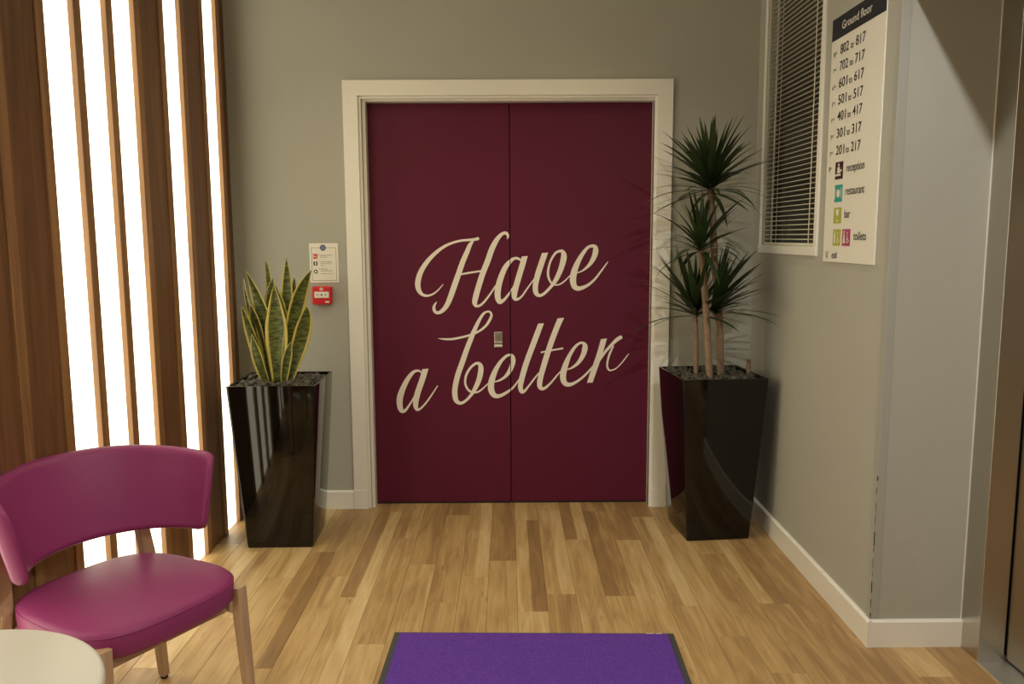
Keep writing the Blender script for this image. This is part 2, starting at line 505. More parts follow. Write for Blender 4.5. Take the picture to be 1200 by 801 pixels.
# ------------------------------------------------------------------ double door
door = empty('door_1', (0, 0, 0)); struct(door, 'maroon double door lettered Have a belter in a cream frame')
LY = 0.0865
GAPX = 0.0255
FZ, LZ = 2.196, 2.100
def jamb(name, sgn, xo, xi):
    bm = bmesh.new()
    a, b = sorted((xo, xo + sgn * .074)); box(bm, a, b, 0.0, YW + .002, 0, FZ)
    a, b = sorted((xo + sgn * .074, xo + sgn * .088)); box(bm, a, b, 0.011, .06, 0, LZ + .020, .001, 1)
    a, b = sorted((xo + sgn * .088, xi)); box(bm, a, b, 0.030, LY + .04, 0, LZ + .008)
    return obj(name, bm, M_WHITE, door)
jamb('frame_jamb', 1, -.803, -.697)
jamb('frame_jamb', -1, .841, .759)
bm = bmesh.new()
box(bm, -.729, .767, 0.0, YW + .002, FZ - .074, FZ)
box(bm, -.715, .753, 0.0112, .06, LZ + .008, FZ - .074, .001, 1)
box(bm, -.697, .759, .0302, LY + .04, LZ - .002, LZ + .008)
obj('frame_head', bm, M_WHITE, door)
bm = bmesh.new()
box(bm, -.806, -.728, -.003, .018, 0, .105, .002, 1); obj('plinth_block', bm, M_WHITE, door)
bm = bmesh.new()
box(bm, .766, .844, -.003, .018, 0, .105, .002, 1); obj('plinth_block', bm, M_WHITE, door)
leafL = boxo('door_leaf', M_DOOR, door, -.6945, GAPX - .002, LY, LY + .044, .010, LZ - .004, .0012, 1)
leafR = boxo('door_leaf', M_DOOR, door, GAPX + .002, .7565, LY, LY + .044, .010, LZ - .004, .0012, 1)
boxo('threshold_gap', M_DARK, door, -.70, .76, LY + .045, .15, -.002, LZ)
boxo('drop_seal', M_DARK, leafL, -.694, GAPX - .004, LY + .001, LY + .012, .001, .0095)
boxo('drop_seal', M_DARK, leafR, GAPX + .004, .756, LY + .001, LY + .012, .001, .0095)

# lock escutcheon on the left leaf
lock = boxo('thumbturn_lock', M_STEEL, leafL, -.060, -.016, LY - .006, LY + .001, .846, .930, .003, 2)
boxo('turn_knob', M_STEEL_D, lock, -.0405, -.0335, LY - .012, LY - .005, .885, .915, .002, 1)
boxo('plate_bar', M_WHITE, lock, -.059, -.017, LY - .009, LY - .005, .853, .862, .001, 1)
boxo('plate_groove', M_STEEL_D, lock, -.059, -.017, LY - .0075, LY - .005, .866, .872)
boxo('plate_bar', M_WHITE, lock, -.059, -.017, LY - .009, LY - .005, .8745, .878, .001, 1)

# lettering: vinyl script cut from pen strokes on the door face
def catmull(P, n=7):
    out = []
    Q = [P[0]] + P + [P[-1]]
    for i in range(1, len(Q) - 2):
        p0, p1, p2, p3 = Q[i - 1:i + 3]
        for s in range(n):
            t = s / n
            out.append(tuple(0.5 * ((2 * b) + (-a + c) * t + (2 * a - 5 * b + 4 * c - d) * t * t + (-a + 3 * b - 3 * c + d) * t ** 3)
                             for a, b, c, d in zip(p0, p1, p2, p3)))
    out.append(P[-1])
    return out
LETTERS = [   # pen strokes in metres on the door face: x, height, stroke width; flags: flat start, flat end, ball
 ('letter_h', [
  ([(-0.1423,1.4147,0.0158),(-0.1545,1.4118,0.0146),(-0.1909,1.4083,0.0121),(-0.2273,1.4055,0.0121),(-0.2699,1.3949,0.0121),(-0.3126,1.3770,0.0146),(-0.3556,1.3470,0.0182),(-0.3989,1.3049,0.0219),(-0.4332,1.2566,0.0256),(-0.4505,1.2141,0.0280),(-0.4561,1.1776,0.0281),(-0.4494,1.1470,0.0232),(-0.4326,1.1273,0.0159),(-0.4083,1.1211,0.0122),(-0.3806,1.1283,0.0092),(-0.3559,1.1453,0.0073),(-0.3373,1.1647,0.0055),(-0.3230,1.1811,0.0031)], 0, 0, 1),
  ([(-0.1636,1.4064,0.0085),(-0.1821,1.3824,0.0206),(-0.1977,1.3463,0.0243),(-0.2196,1.2980,0.0268),(-0.2417,1.2374,0.0280),(-0.2638,1.1766,0.0293),(-0.2861,1.1155,0.0281),(-0.3019,1.0788,0.0257),(-0.3207,1.0513,0.0221),(-0.3455,1.0330,0.0172),(-0.3657,1.0349,0.0159),(-0.3740,1.0516,0.0159),(-0.3712,1.0700,0.0122),(-0.3587,1.0896,0.0037)], 0, 0, 0),
  ([(-0.2295,1.2318,0.0091),(-0.1807,1.2401,0.0098),(-0.1208,1.2489,0.0091)], 0, 0, 0),
  ([(0.0105,1.4128,0.0036),(0.0155,1.4266,0.0121),(0.0070,1.4417,0.0158),(-0.0087,1.4417,0.0158),(-0.0270,1.4286,0.0194),(-0.0484,1.3998,0.0255),(-0.0700,1.3577,0.0292),(-0.0918,1.2973,0.0292),(-0.1167,1.2367,0.0293),(-0.1387,1.1698,0.0293),(-0.1546,1.1148,0.0294),(-0.1604,1.0842,0.0257),(-0.1532,1.0670,0.0159),(-0.1336,1.0687,0.0123),(-0.1089,1.0901,0.0110),(-0.0779,1.1298,0.0092),(-0.0501,1.1724,0.0073)], 0, 0, 0),
 ]),
 ('letter_a', [
  ([(0.0857,1.3002,0.0083),(0.0662,1.3115,0.0130),(0.0473,1.3122,0.0142),(0.0266,1.2976,0.0201),(-0.0002,1.2653,0.0260),(-0.0231,1.2123,0.0296),(-0.0377,1.1590,0.0321),(-0.0403,1.1174,0.0309),(-0.0334,1.0906,0.0262),(-0.0215,1.0888,0.0214),(-0.0042,1.1006,0.0143),(0.0168,1.1261,0.0107),(0.0347,1.1527,0.0083),(0.0557,1.1911,0.0047)], 0, 0, 0),
  ([(0.1017,1.3225,0.0295),(0.0886,1.2767,0.0296),(0.0706,1.2177,0.0296),(0.0537,1.1585,0.0297),(0.0465,1.1229,0.0285),(0.0493,1.1051,0.0226),(0.0624,1.1002,0.0143),(0.0851,1.1150,0.0095),(0.1119,1.1523,0.0083),(0.1506,1.2055,0.0059)], 1, 0, 0),
 ]),
 ('letter_v', [
  ([(0.2069,1.3396,0.0295),(0.1892,1.2879,0.0296),(0.1714,1.2349,0.0296),(0.1595,1.1876,0.0285),(0.1564,1.1521,0.0273),(0.1624,1.1295,0.0238),(0.1772,1.1193,0.0166),(0.2010,1.1281,0.0143),(0.2366,1.1635,0.0154),(0.2662,1.2049,0.0237),(0.2898,1.2579,0.0272),(0.3027,1.3050,0.0308),(0.3044,1.3315,0.0272),(0.2955,1.3480,0.0177),(0.2807,1.3486,0.0130),(0.2601,1.3376,0.0118),(0.2365,1.2995,0.0106),(0.2247,1.2583,0.0118),(0.2235,1.2228,0.0119),(0.2336,1.1932,0.0107),(0.2515,1.1765,0.0083),(0.2782,1.1752,0.0071),(0.3078,1.1928,0.0071),(0.3421,1.2270,0.0053)], 1, 0, 0),
 ]),
 ('letter_e', [
  ([(0.3681,1.2345,0.0053),(0.4024,1.2473,0.0083),(0.4378,1.2778,0.0178),(0.4611,1.3160,0.0260),(0.4697,1.3483,0.0284),(0.4666,1.3688,0.0224),(0.4518,1.3748,0.0154),(0.4283,1.3661,0.0154),(0.4019,1.3339,0.0201),(0.3785,1.2929,0.0260),(0.3598,1.2458,0.0320),(0.3528,1.2044,0.0332),(0.3565,1.1748,0.0297),(0.3685,1.1581,0.0261),(0.3911,1.1556,0.0214),(0.4267,1.1697,0.0149),(0.4621,1.1979,0.0119),(0.4973,1.2421,0.0089),(0.5207,1.2745,0.0071),(0.5335,1.2921,0.0053)], 0, 0, 0),
 ]),
 ('letter_a', [
  ([(-0.4429,0.7135,0.0061),(-0.4564,0.7234,0.0101),(-0.4690,0.7255,0.0121),(-0.4894,0.7169,0.0172),(-0.5169,0.6836,0.0233),(-0.5433,0.6349,0.0284),(-0.5606,0.5885,0.0325),(-0.5645,0.5523,0.0315),(-0.5606,0.5222,0.0275),(-0.5497,0.5076,0.0204),(-0.5332,0.5148,0.0143),(-0.5133,0.5416,0.0102),(-0.4912,0.5778,0.0071),(-0.4710,0.6241,0.0030)], 0, 0, 0),
  ([(-0.4248,0.7339,0.0304),(-0.4394,0.6858,0.0304),(-0.4581,0.6344,0.0304),(-0.4716,0.5932,0.0305),(-0.4795,0.5518,0.0285),(-0.4780,0.5269,0.0224),(-0.4690,0.5154,0.0143),(-0.4500,0.5257,0.0102),(-0.4214,0.5566,0.0092),(-0.3902,0.6004,0.0076),(-0.3610,0.6452,0.0046)], 1, 0, 0),
 ]),
 ('letter_b', [
  ([(-0.3548,0.8968,0.0021),(-0.3283,0.8931,0.0084),(-0.2863,0.8922,0.0112),(-0.2372,0.9004,0.0112),(-0.1846,0.9142,0.0112),(-0.1390,0.9336,0.0112),(-0.1038,0.9616,0.0126),(-0.0825,0.9930,0.0140),(-0.0740,1.0161,0.0126),(-0.0787,1.0315,0.0112),(-0.0926,1.0365,0.0098),(-0.1136,1.0268,0.0125),(-0.1348,0.9968,0.0167),(-0.1562,0.9548,0.0210),(-0.1777,0.9057,0.0252),(-0.2029,0.8423,0.0266),(-0.2284,0.7715,0.0281),(-0.2539,0.7005,0.0281),(-0.2688,0.6362,0.0282),(-0.2708,0.5932,0.0282),(-0.2628,0.5623,0.0240),(-0.2418,0.5499,0.0170),(-0.2169,0.5606,0.0141),(-0.1883,0.5892,0.0155),(-0.1632,0.6285,0.0226),(-0.1415,0.6784,0.0268),(-0.1319,0.7247,0.0281),(-0.1331,0.7496,0.0239),(-0.1442,0.7625,0.0169),(-0.1618,0.7605,0.0140),(-0.1866,0.7393,0.0127),(-0.2081,0.7038,0.0127),(-0.2156,0.6645,0.0113),(-0.2089,0.6359,0.0113),(-0.1915,0.6143,0.0113),(-0.1634,0.6069,0.0099),(-0.1351,0.6175,0.0085),(-0.0938,0.6552,0.0056)], 0, 0, 0),
 ]),
 ('letter_e', [
  ([(-0.0634,0.6629,0.0054),(-0.0354,0.6706,0.0099),(-0.0036,0.6910,0.0153),(0.0213,0.7228,0.0226),(0.0360,0.7593,0.0252),(0.0388,0.7843,0.0243),(0.0339,0.8012,0.0180),(0.0218,0.8067,0.0126),(0.0015,0.7995,0.0144),(-0.0257,0.7724,0.0180),(-0.0507,0.7324,0.0243),(-0.0682,0.6914,0.0298),(-0.0780,0.6548,0.0325),(-0.0782,0.6226,0.0326),(-0.0689,0.5987,0.0290),(-0.0541,0.5875,0.0244),(-0.0314,0.5883,0.0190),(-0.0042,0.6015,0.0154),(0.0231,0.6197,0.0118),(0.0458,0.6412,0.0099),(0.0740,0.6814,0.0054)], 0, 0, 0),
 ]),
 ('letter_l', [
  ([(0.1860,0.9714,0.0280),(0.1652,0.9163,0.0291),(0.1399,0.8486,0.0292),(0.1145,0.7807,0.0292),(0.0946,0.7181,0.0293),(0.0814,0.6668,0.0282),(0.0768,0.6353,0.0260),(0.0829,0.6106,0.0215),(0.0971,0.6122,0.0147),(0.1169,0.6350,0.0102),(0.1452,0.6721,0.0090),(0.1763,0.7119,0.0062)], 1, 0, 0),
 ]),
 ('letter_t', [
  ([(0.2883,0.9955,0.0302),(0.2744,0.9636,0.0291),(0.2493,0.8989,0.0292),(0.2241,0.8255,0.0292),(0.2016,0.7517,0.0293),(0.1859,0.6948,0.0282),(0.1785,0.6559,0.0282),(0.1813,0.6329,0.0237),(0.1943,0.6248,0.0181),(0.2130,0.6328,0.0136),(0.2412,0.6601,0.0102),(0.2693,0.6943,0.0085),(0.2890,0.7170,0.0056)], 2, 0, 0),
  ([(0.1848,0.8189,0.0084),(0.2410,0.8299,0.0090),(0.3027,0.8403,0.0095)], 0, 0, 0),
 ]),
 ('letter_e', [
  ([(0.3155,0.7243,0.0045),(0.3481,0.7361,0.0101),(0.3818,0.7621,0.0180),(0.4069,0.8017,0.0248),(0.4168,0.8357,0.0292),(0.4167,0.8556,0.0247),(0.4065,0.8675,0.0146),(0.3896,0.8670,0.0124),(0.3645,0.8462,0.0157),(0.3366,0.8021,0.0202),(0.3176,0.7567,0.0282),(0.3043,0.7112,0.0327),(0.3032,0.6769,0.0310),(0.3123,0.6551,0.0271),(0.3288,0.6464,0.0226),(0.3542,0.6508,0.0169),(0.3879,0.6707,0.0124),(0.4216,0.6991,0.0113),(0.4524,0.7332,0.0096),(0.4803,0.7672,0.0045)], 0, 0, 0),
 ]),
 ('letter_r', [
  ([(0.5169,0.8895,0.0303),(0.4995,0.8239,0.0292),(0.4776,0.7558,0.0293),(0.4583,0.6989,0.0293),(0.4445,0.6572,0.0282)], 1, 1, 0),
  ([(0.4776,0.7490,0.0079),(0.4999,0.7842,0.0124),(0.5276,0.8238,0.0135),(0.5554,0.8548,0.0157),(0.5804,0.8801,0.0191),(0.5971,0.8924,0.0202),(0.6038,0.8964,0.0191)], 0, 0, 2),
  ([(0.5678,0.8519,0.0079),(0.5491,0.8123,0.0113),(0.5393,0.7782,0.0101),(0.5357,0.7498,0.0101),(0.5410,0.7287,0.0096),(0.5540,0.7212,0.0079),(0.5793,0.7296,0.0062),(0.6072,0.7551,0.0062),(0.6294,0.7834,0.0062),(0.6487,0.8100,0.0039)], 0, 0, 0),
 ]),
]
def stroke(bm, pts, cut0, cut1, ball, y):
    P = [(a, -b, w) for a, b, w in catmull(pts)]
    Lr, Rr = [], []
    for i, (x, yy, w) in enumerate(P):
        x0, y0, _ = P[max(i - 1, 0)]; x1, y1, _ = P[min(i + 1, len(P) - 1)]
        tx, ty = x1 - x0, y1 - y0; l = math.hypot(tx, ty) or 1e-9; tx /= l; ty /= l
        nx, ny = -ty, tx
        a = w / 2; cx, cy = nx, ny
        if (i == 0 and cut0) or (i == len(P) - 1 and cut1):
            ang = math.radians(-7 if (cut0 != 2 or i) else -18)
            cx, cy = math.cos(ang), math.sin(ang)
            d = cx * nx + cy * ny
            if d < 0: cx, cy, d = -cx, -cy, -d
            a = (w / 2) / max(d, .3)
        Lr.append((x + cx * a, yy + cy * a)); Rr.append((x - cx * a, yy - cy * a))
    rows = []
    for p, q_ in zip(Lr, Rr):
        u = (p[0], -p[1]); v = (q_[0], -q_[1])
        y -= 4e-6
        rows.append((bm.verts.new((u[0], y, u[1])), bm.verts.new((v[0], y, v[1]))))
    for a, b in zip(rows[:-1], rows[1:]):
        bm.faces.new((a[0], a[1], b[1], b[0]))
    if ball:
        x, yy, w = P[0] if ball == 1 else P[-1]
        c = [(x + w * .55 * math.cos(2 * PI * k / 20), -yy + w * .55 * math.sin(2 * PI * k / 20)) for k in range(20)]
        bm.faces.new([bm.verts.new((u, y - .0001, v)) for u, v in c])
for li, (name, strokes) in enumerate(LETTERS):
    for side in (0, 1):
        bm = bmesh.new()
        for i, (pts, c0, c1, ball) in enumerate(strokes):
            stroke(bm, pts, c0, c1, ball, LY - .0009 - i * .0002 - (li % 2) * .00035)
        gx = GAPX - .0022 if side == 0 else GAPX + .0022
        bmesh.ops.bisect_plane(bm, geom=list(bm.verts) + list(bm.edges) + list(bm.faces), plane_co=(gx, 0, 0), plane_no=(1, 0, 0),
                               clear_outer=(side == 0), clear_inner=(side == 1))
        if len(bm.faces) == 0:
            bm.free(); continue
        obj(name, bm, M_VINYL, leafL if side == 0 else leafR)

# ------------------------------------------------------------------ lift entrance
lift = empty('door_2', (0, 0, 0)); struct(lift, 'brushed steel lift door in a steel frame at the right edge')
boxo('frame_jamb', M_STEEL, lift, XLIFT, 1.672, -1.600, YC - .0005, 0, 2.235, .0015, 2)
boxo('edge_highlight', M_WHITE, lift, XLIFT - .0025, XLIFT, YC - .004, YC - .0005, .0986, 2.235)  # white strip painted in as the highlight along the steel frame's edge
boxo('frame_jamb', M_STEEL, lift, XLIFT, 1.672, -2.74, -2.62, 0, 2.235, .0015, 2)
boxo('lift_leaf', M_STEEL_D, lift, 1.677, 1.70, -2.112, -1.6025, .012, 2.235, .001, 1)
boxo('lift_leaf', M_STEEL_D, lift, 1.677, 1.70, -2.66, -2.114, .012, 2.235, .001, 1)
boxo('shaft_gap', M_DARK, lift, 1.702, 1.80, -2.74, -1.49, -.005, 2.235)
boxo('door_sill', M_ALU, lift, XLIFT - .004, 1.7015, -2.62, -1.6005, -.006, .004, .001, 1)

# ------------------------------------------------------------------ window with venetian blind
win = empty('window_1', (XR, WY0, WZ0)); struct(win, 'dark window behind a cream venetian blind in the right wall')
def wbox(name, m, x0, x1, y0, y1, z0, z1, bev=0.0, parent=None):
    bm = bmesh.new(); box(bm, x0 - XR, x1 - XR, y0 - WY0, y1 - WY0, z0 - WZ0, z1 - WZ0, bev, 1)
    return obj(name, bm, m, parent or win)
wbox('frame_sill', M_WHITE, XR - .010, XR + .03, -.857, -.088, 1.340, 1.378, .002)
wbox('frame_stile', M_WHITE, XR - .008, XR + .004, -.857, -.822, 1.378, 2.66, .002)
wbox('frame_stile', M_WHITE, XR - .006, XR + .004, -.107, -.088, 1.378, 2.66, .002)
wbox('frame_head', M_WHITE, XR - .008, XR + .03, -.857, -.088, 2.66, 2.70, .002)
wbox('reveal', M_WALL, XR + .005, XR + .06, -.135, -.105, 1.375, 2.66)
wbox('pane', M_GLASS, XR + .048, XR + .054, WY0, -.135, WZ0, WZ1)
bm = bmesh.new()
SLW = WY1 - WY0 - .040
prof = [(-.0085, -.0004), (-.004, .0014), (0, .0022), (.004, .0014), (.0085, -.0004)]
bot = [(a, b - .0007) for a, b in reversed(prof)]
loft(bm, [[(a, yy, b) for a, b in prof + bot] for yy in (-SLW / 2, SLW / 2)])
bmesh.ops.recalc_face_normals(bm, faces=bm.faces)
slat_b = bpy.data.meshes.new('blind_slat'); bm.to_mesh(slat_b); bm.free(); slat_b.materials.append(M_BLIND)
nsl = 58
for i in range(nsl):
    o = bpy.data.objects.new('blind_slat', slat_b)
    o.location = (.016, SLW / 2 + .006, .032 + i * .0212)
    o.rotation_euler = (0, math.radians(-9), 0)
    link(o, win)
wbox('bottom_rail', M_BLIND, XR + .005, XR + .027, WY0 + .009, WY1 - .009, WZ0 + .004, WZ0 + .016, .003)
for yy in (-.735, -.245):
    for xx in (XR + .0045, XR + .0275):
        wbox('ladder_cord', M_BLIND, xx - .001, xx + .001, yy - .003, yy + .003, WZ0 + .01, 2.63)

# ------------------------------------------------------------------ text helper (built-in font, turned into a flat mesh)
def text_mesh(body, size, xs=1.0, bold=0.0, align='LEFT'):
    cu = bpy.data.curves.new('lettering', 'FONT')
    cu.body = body; cu.size = size; cu.offset = bold; cu.align_x = align; cu.resolution_u = 4
    t = bpy.data.objects.new('lettering', cu)
    COL.objects.link(t)
    dg = bpy.context.evaluated_depsgraph_get()
    dg.update()
    me = bpy.data.meshes.new_from_object(t.evaluated_get(dg))
    bpy.data.objects.remove(t)
    bpy.data.curves.remove(cu)
    for v in me.vertices: v.co.x *= xs
    me.name = 'lettering'
    return me
def fit_text(name, body, u0, u1, v0, h, m, parent, plane, align='LEFT', bold=0.0):
    """text from u0 to u1 with x-height based size h on a plane function (u, v, off) -> matrix"""
    me = text_mesh(body, 1.0, 1.0, bold)
    xs = [v.co.x for v in me.vertices]; wd = max(xs) - min(xs); mn = min(xs)
    for v in me.vertices:
        v.co = Vector(((v.co.x - mn) / wd * (u1 - u0), v.co.y * h, 0))
    me.materials.clear(); me.materials.append(m)
    o = bpy.data.objects.new(name, me)
    o.matrix_local = plane(u0, v0)
    return link(o, parent)

# ------------------------------------------------------------------ floor directory sign on the right wall
SY, SZ, SW, SH = -0.930, 1.3215, 0.455, 0.915
sg = empty('directory_sign', (XR, SY, SZ))
tag(sg, 'white floor directory sign with navy Ground floor header on the right wall', 'sign')
def sbox(name, m, u0, u1, v0, v1, d0, d1, bev=0.0, parent=None):
    bm = bmesh.new(); box(bm, -d1, -d0, -u1, -u0, v0, v1, bev, 1); return obj(name, bm, m, parent or sg)
sbox('panel', M_SIGN, 0, SW, 0, SH, .0005, .006, .001)
sbox('header', M_NAVY, .001, SW - .001, SH - .081, SH - .001, .0055, .0066)
def splane(u, v, off=.0073):
    return Matrix(((0, 0, -1, -off), (-1, 0, 0, -u), (0, 1, 0, v), (0, 0, 0, 1)))
V = lambda z: z - SZ
fit_text('header_text', 'Ground floor', .095, .348, V(2.182), .042, M_TAGW, sg, splane, bold=.006)
ROWS = [('8', 'th', '802', '817', 2.095), ('7', 'th', '702', '717', 2.034), ('6', 'th', '601', '617', 1.972), ('5', 'th', '501', '517', 1.911),
        ('4', 'th', '401', '417', 1.851), ('3', 'rd', '301', '317', 1.788), ('2', 'nd', '201', '217', 1.725)]
for n, sf, a, b_, z in ROWS:
    fit_text('floor_number', n, .026, .037, V(z), .025, M_INK, sg, splane)
    fit_text('floor_suffix', sf, .040, .057, V(z) + .007, .016, M_INK, sg, splane)
    fit_text('room_number', a, .087, .163, V(z), .049, M_INK, sg, splane, bold=.006)
    fit_text('to_text', 'to', .179, .206, V(z), .036, M_INK, sg, splane, bold=.004)
    fit_text('room_number', b_, .224, .304, V(z), .049, M_INK, sg, splane, bold=.006)
fit_text('floor_number', '1', .029, .036, V(1.668), .025, M_INK, sg, splane)
fit_text('floor_suffix', 'st', .040, .055, V(1.668) + .007, .016, M_INK, sg, splane)
for body, u0, u1, z in (('reception', .192, .345, 1.655), ('restaurant', .193, .355, 1.571), ('bar', .192, .243, 1.487), ('toilets', .281, .386, 1.406)):
    fit_text('destination_text', body, u0, u1, V(z), .044, M_INK, sg, splane, bold=.002)
fit_text('exit_letter', 'G', .033, .049, V(1.337), .034, M_INK, sg, splane, bold=.006)
fit_text('exit_text', 'exit', .090, .142, V(1.337), .038, M_INK, sg, splane, bold=.006)
def sdisc(bm, u, v, ru, rv, d, n=20):
    bm.faces.new([bm.verts.new((-d, -(u + ru * math.cos(2 * PI * k / n)), v + rv * math.sin(2 * PI * k / n))) for k in range(n)])
def spoly(bm, pts, d=.0078):
    bm.faces.new([bm.verts.new((-d, -u, v)) for u, v in pts])
def icon(m, u0, z0, z1):
    return sbox('pictogram', m, u0, u0 + .072, V(z0), V(z1), .0055, .0066)
# reception: seated desk figure
ic = icon(M_MAROON, .088, 1.633, 1.697); z = V(1.633); bm = bmesh.new()
sdisc(bm, .122, z + .052, .007, .007, .0078)
spoly(bm, [(.108, z + .022), (.137, z + .022), (.134, z + .044), (.111, z + .044)])
spoly(bm, [(.092, z + .012), (.143, z + .012), (.143, z + .019), (.092, z + .019)])
spoly(bm, [(.136, z + .022), (.152, z + .030), (.152, z + .036), (.136, z + .032)])
obj('symbol', bm, M_TAGW, ic)
# restaurant: plate, fork and knife
ic = icon(M_TEAL, .091, 1.548, 1.612); z = V(1.548); bm = bmesh.new()
sdisc(bm, .127, z + .032, .016, .016, .0078)
spoly(bm, [(.098, z + .012), (.103, z + .012), (.103, z + .052), (.098, z + .052)])
spoly(bm, [(.150, z + .012), (.155, z + .012), (.155, z + .052), (.150, z + .052)])
obj('symbol', bm, M_TAGW, ic)
# bar: stemmed glass
ic = icon(M_GREEN, .092, 1.468, 1.527); z = V(1.468); bm = bmesh.new()
spoly(bm, [(.117, z + .030), (.139, z + .030), (.143, z + .052), (.113, z + .052)])
spoly(bm, [(.126, z + .012), (.130, z + .012), (.130, z + .030), (.126, z + .030)])
spoly(bm, [(.118, z + .008), (.138, z + .008), (.138, z + .012), (.118, z + .012)])
obj('symbol', bm, M_TAGW, ic)
# toilets: man, woman, wheelchair
for m, u0 in ((M_GREEN, .093), (M_PINK, .180)):
    ic = icon(m, u0, 1.384, 1.446); z = V(1.384); bm = bmesh.new()
    sdisc(bm, u0 + .020, z + .051, .005, .005, .0078)
    if m is M_GREEN: spoly(bm, [(u0 + .013, z + .010), (u0 + .027, z + .010), (u0 + .027, z + .044), (u0 + .013, z + .044)])
    else: spoly(bm, [(u0 + .010, z + .010), (u0 + .030, z + .010), (u0 + .024, z + .044), (u0 + .016, z + .044)])
    sdisc(bm, u0 + .048, z + .047, .004, .004, .0078)
    ring = [(.010 * math.cos(a), .010 * math.sin(a)) for a in [math.radians(150 + 24 * k) for k in range(11)]]
    inn = [(x * .65, y * .65) for x, y in ring][::-1]
    for k in range(10):
        spoly(bm, [(u0 + .048 + ring[k][0], z + .020 + ring[k][1]), (u0 + .048 + ring[k + 1][0], z + .020 + ring[k + 1][1]),
                   (u0 + .048 + ring[k + 1][0] * .65, z + .020 + ring[k + 1][1] * .65), (u0 + .048 + ring[k][0] * .65, z + .020 + ring[k][1] * .65)])
    spoly(bm, [(u0 + .045, z + .022), (u0 + .050, z + .022), (u0 + .050, z + .042), (u0 + .045, z + .042)])
    spoly(bm, [(u0 + .050, z + .026), (u0 + .062, z + .014), (u0 + .065, z + .017), (u0 + .053, z + .030)])
    obj('symbol', bm, M_TAGW, ic)

# ------------------------------------------------------------------ fire notice and call point on the back wall
NX, NZ = -0.998, 1.196
fn = empty('fire_notice', (NX, YW, NZ)); tag(fn, 'small white fire action notice with blue roundel above the red call point', 'notice')
def nbox(root, name, m, u0, u1, v0, v1, d0, d1, bev=0.0, seg=1):
    bm = bmesh.new(); box(bm, u0, u1, -d1, -d0, v0, v1, bev, seg); return obj(name, bm, m, root)
nbox(fn, 'plate', M_SIGN, 0, .148, 0, .200, .0005, .003, .0008)
bm = bmesh.new()
for (a, b_, c, d) in ((.011, .0125, .010, .178), (.1355, .137, .010, .178), (.011, .137, .010, .0115), (.011, .137, .1765, .178)):
    box(bm, a, b_, -.0034, -.0028, c, d)
obj('printed_border', bm, M_INK, fn)
def nplane(u, v, off=.0040):
    return Matrix(((1, 0, 0, u), (0, 0, -1, -off), (0, 1, 0, v), (0, 0, 0, 1)))
bm = bmesh.new()
loft(bm, [[(.070 + .0155 * math.cos(2 * PI * k / 28), -dd, .177 + .0155 * math.sin(2 * PI * k / 28)) for k in range(28)] for dd in (.0028, .0036)])
rd = obj('roundel', bm, M_BLUE, fn)
fit_text('roundel_text', 'Fire', .061, .079, .179, .011, M_TAGW, rd, nplane)
fit_text('roundel_text', 'action', .058, .082, .169, .010, M_TAGW, rd, nplane)
i1 = nbox(fn, 'pictogram', M_RED, .019, .041, .122, .146, .0028, .0035)
bm = bmesh.new()
bm.faces.new([bm.verts.new((.024 + .004 * math.cos(2 * PI * k / 14), -.0038, .134 + .004 * math.sin(2 * PI * k / 14))) for k in range(14)])
bm.faces.new([bm.verts.new(p) for p in ((.030, -.0038, .131), (.038, -.0038, .127), (.038, -.0038, .130), (.030, -.0038, .137))])
obj('symbol', bm, M_TAGW, i1)
i2 = nbox(fn, 'pictogram', M_INK, .020, .040, .088, .107, .0028, .0035)
bm = bmesh.new()
bm.faces.new([bm.verts.new(p) for p in ((.027, -.0038, .091), (.034, -.0038, .091), (.034, -.0038, .104), (.027, -.0038, .104))])
obj('symbol', bm, M_TAGW, i2)
bm = bmesh.new()
loft(bm, [[(.0305 + .0105 * math.cos(2 * PI * k / 24), -dd, .056 + .0105 * math.sin(2 * PI * k / 24)) for k in range(24)] for dd in (.0028, .0035)])
i3 = obj('pictogram', bm, M_DGREEN, fn)
bm = bmesh.new()
bm.faces.new([bm.verts.new((.0305 + .0055 * math.cos(2 * PI * k / 14), -.0038, .056 + .0055 * math.sin(2 * PI * k / 14))) for k in range(14)])
obj('symbol', bm, M_TAGW, i3)
for body, u0, u1, v in (('Operate nearest', .056, .117, .137), ('fire alarm.', .056, .092, .127), ('Leave building', .057, .112, .104), ('by the nearest', .057, .112, .095),
                        ('exit.', .057, .072, .086), ('Report to', .057, .092, .067), ('assembly point', .057, .118, .058)):
    fit_text('notice_text', body, u0, u1, v, .0085, M_INK, fn, nplane)
fit_text('notice_text', '1', .047, .049, .137, .0085, M_INK, fn, nplane)
fit_text('notice_text', '2', .047, .051, .104, .0085, M_INK, fn, nplane)
fit_text('notice_text', '3', .047, .051, .067, .0085, M_INK, fn, nplane)
nbox(fn, 'assembly_line', M_INK, .057, .125, .0455, .047, .0028, .0034)

cp = empty('fire_call_point', (-0.983, YW, 1.086)); tag(cp, 'red break-glass fire call point on the wall beside the door', 'fire alarm')
nbox(cp, 'housing', M_RED, 0, .098, 0, .092, .0005, .038, .006, 3)
gl = nbox(cp, 'press_window', M_SIGN, .012, .086, .034, .066, .037, .0405, .002)
for (a, b_) in ((.024, .034), (.064, .074)):
    nbox(gl, 'arrow_mark', M_INK, a, b_, .0485, .052, .040, .0412)
bm = bmesh.new()
bm.faces.new([bm.verts.new((.049 + .0045 * math.cos(2 * PI * k / 14), -.0412, .050 + .0045 * math.sin(2 * PI * k / 14))) for k in range(14)])
obj('press_dot', bm, M_INK, gl)
bm = bmesh.new(); box(bm, .040, .045, -.0388, -.037, .073, .084); box(bm, .047, .052, -.0388, -.037, .073, .087); box(bm, .054, .058, -.0388, -.037, .073, .082)
obj('flame_logo', bm, M_TAGW, cp)
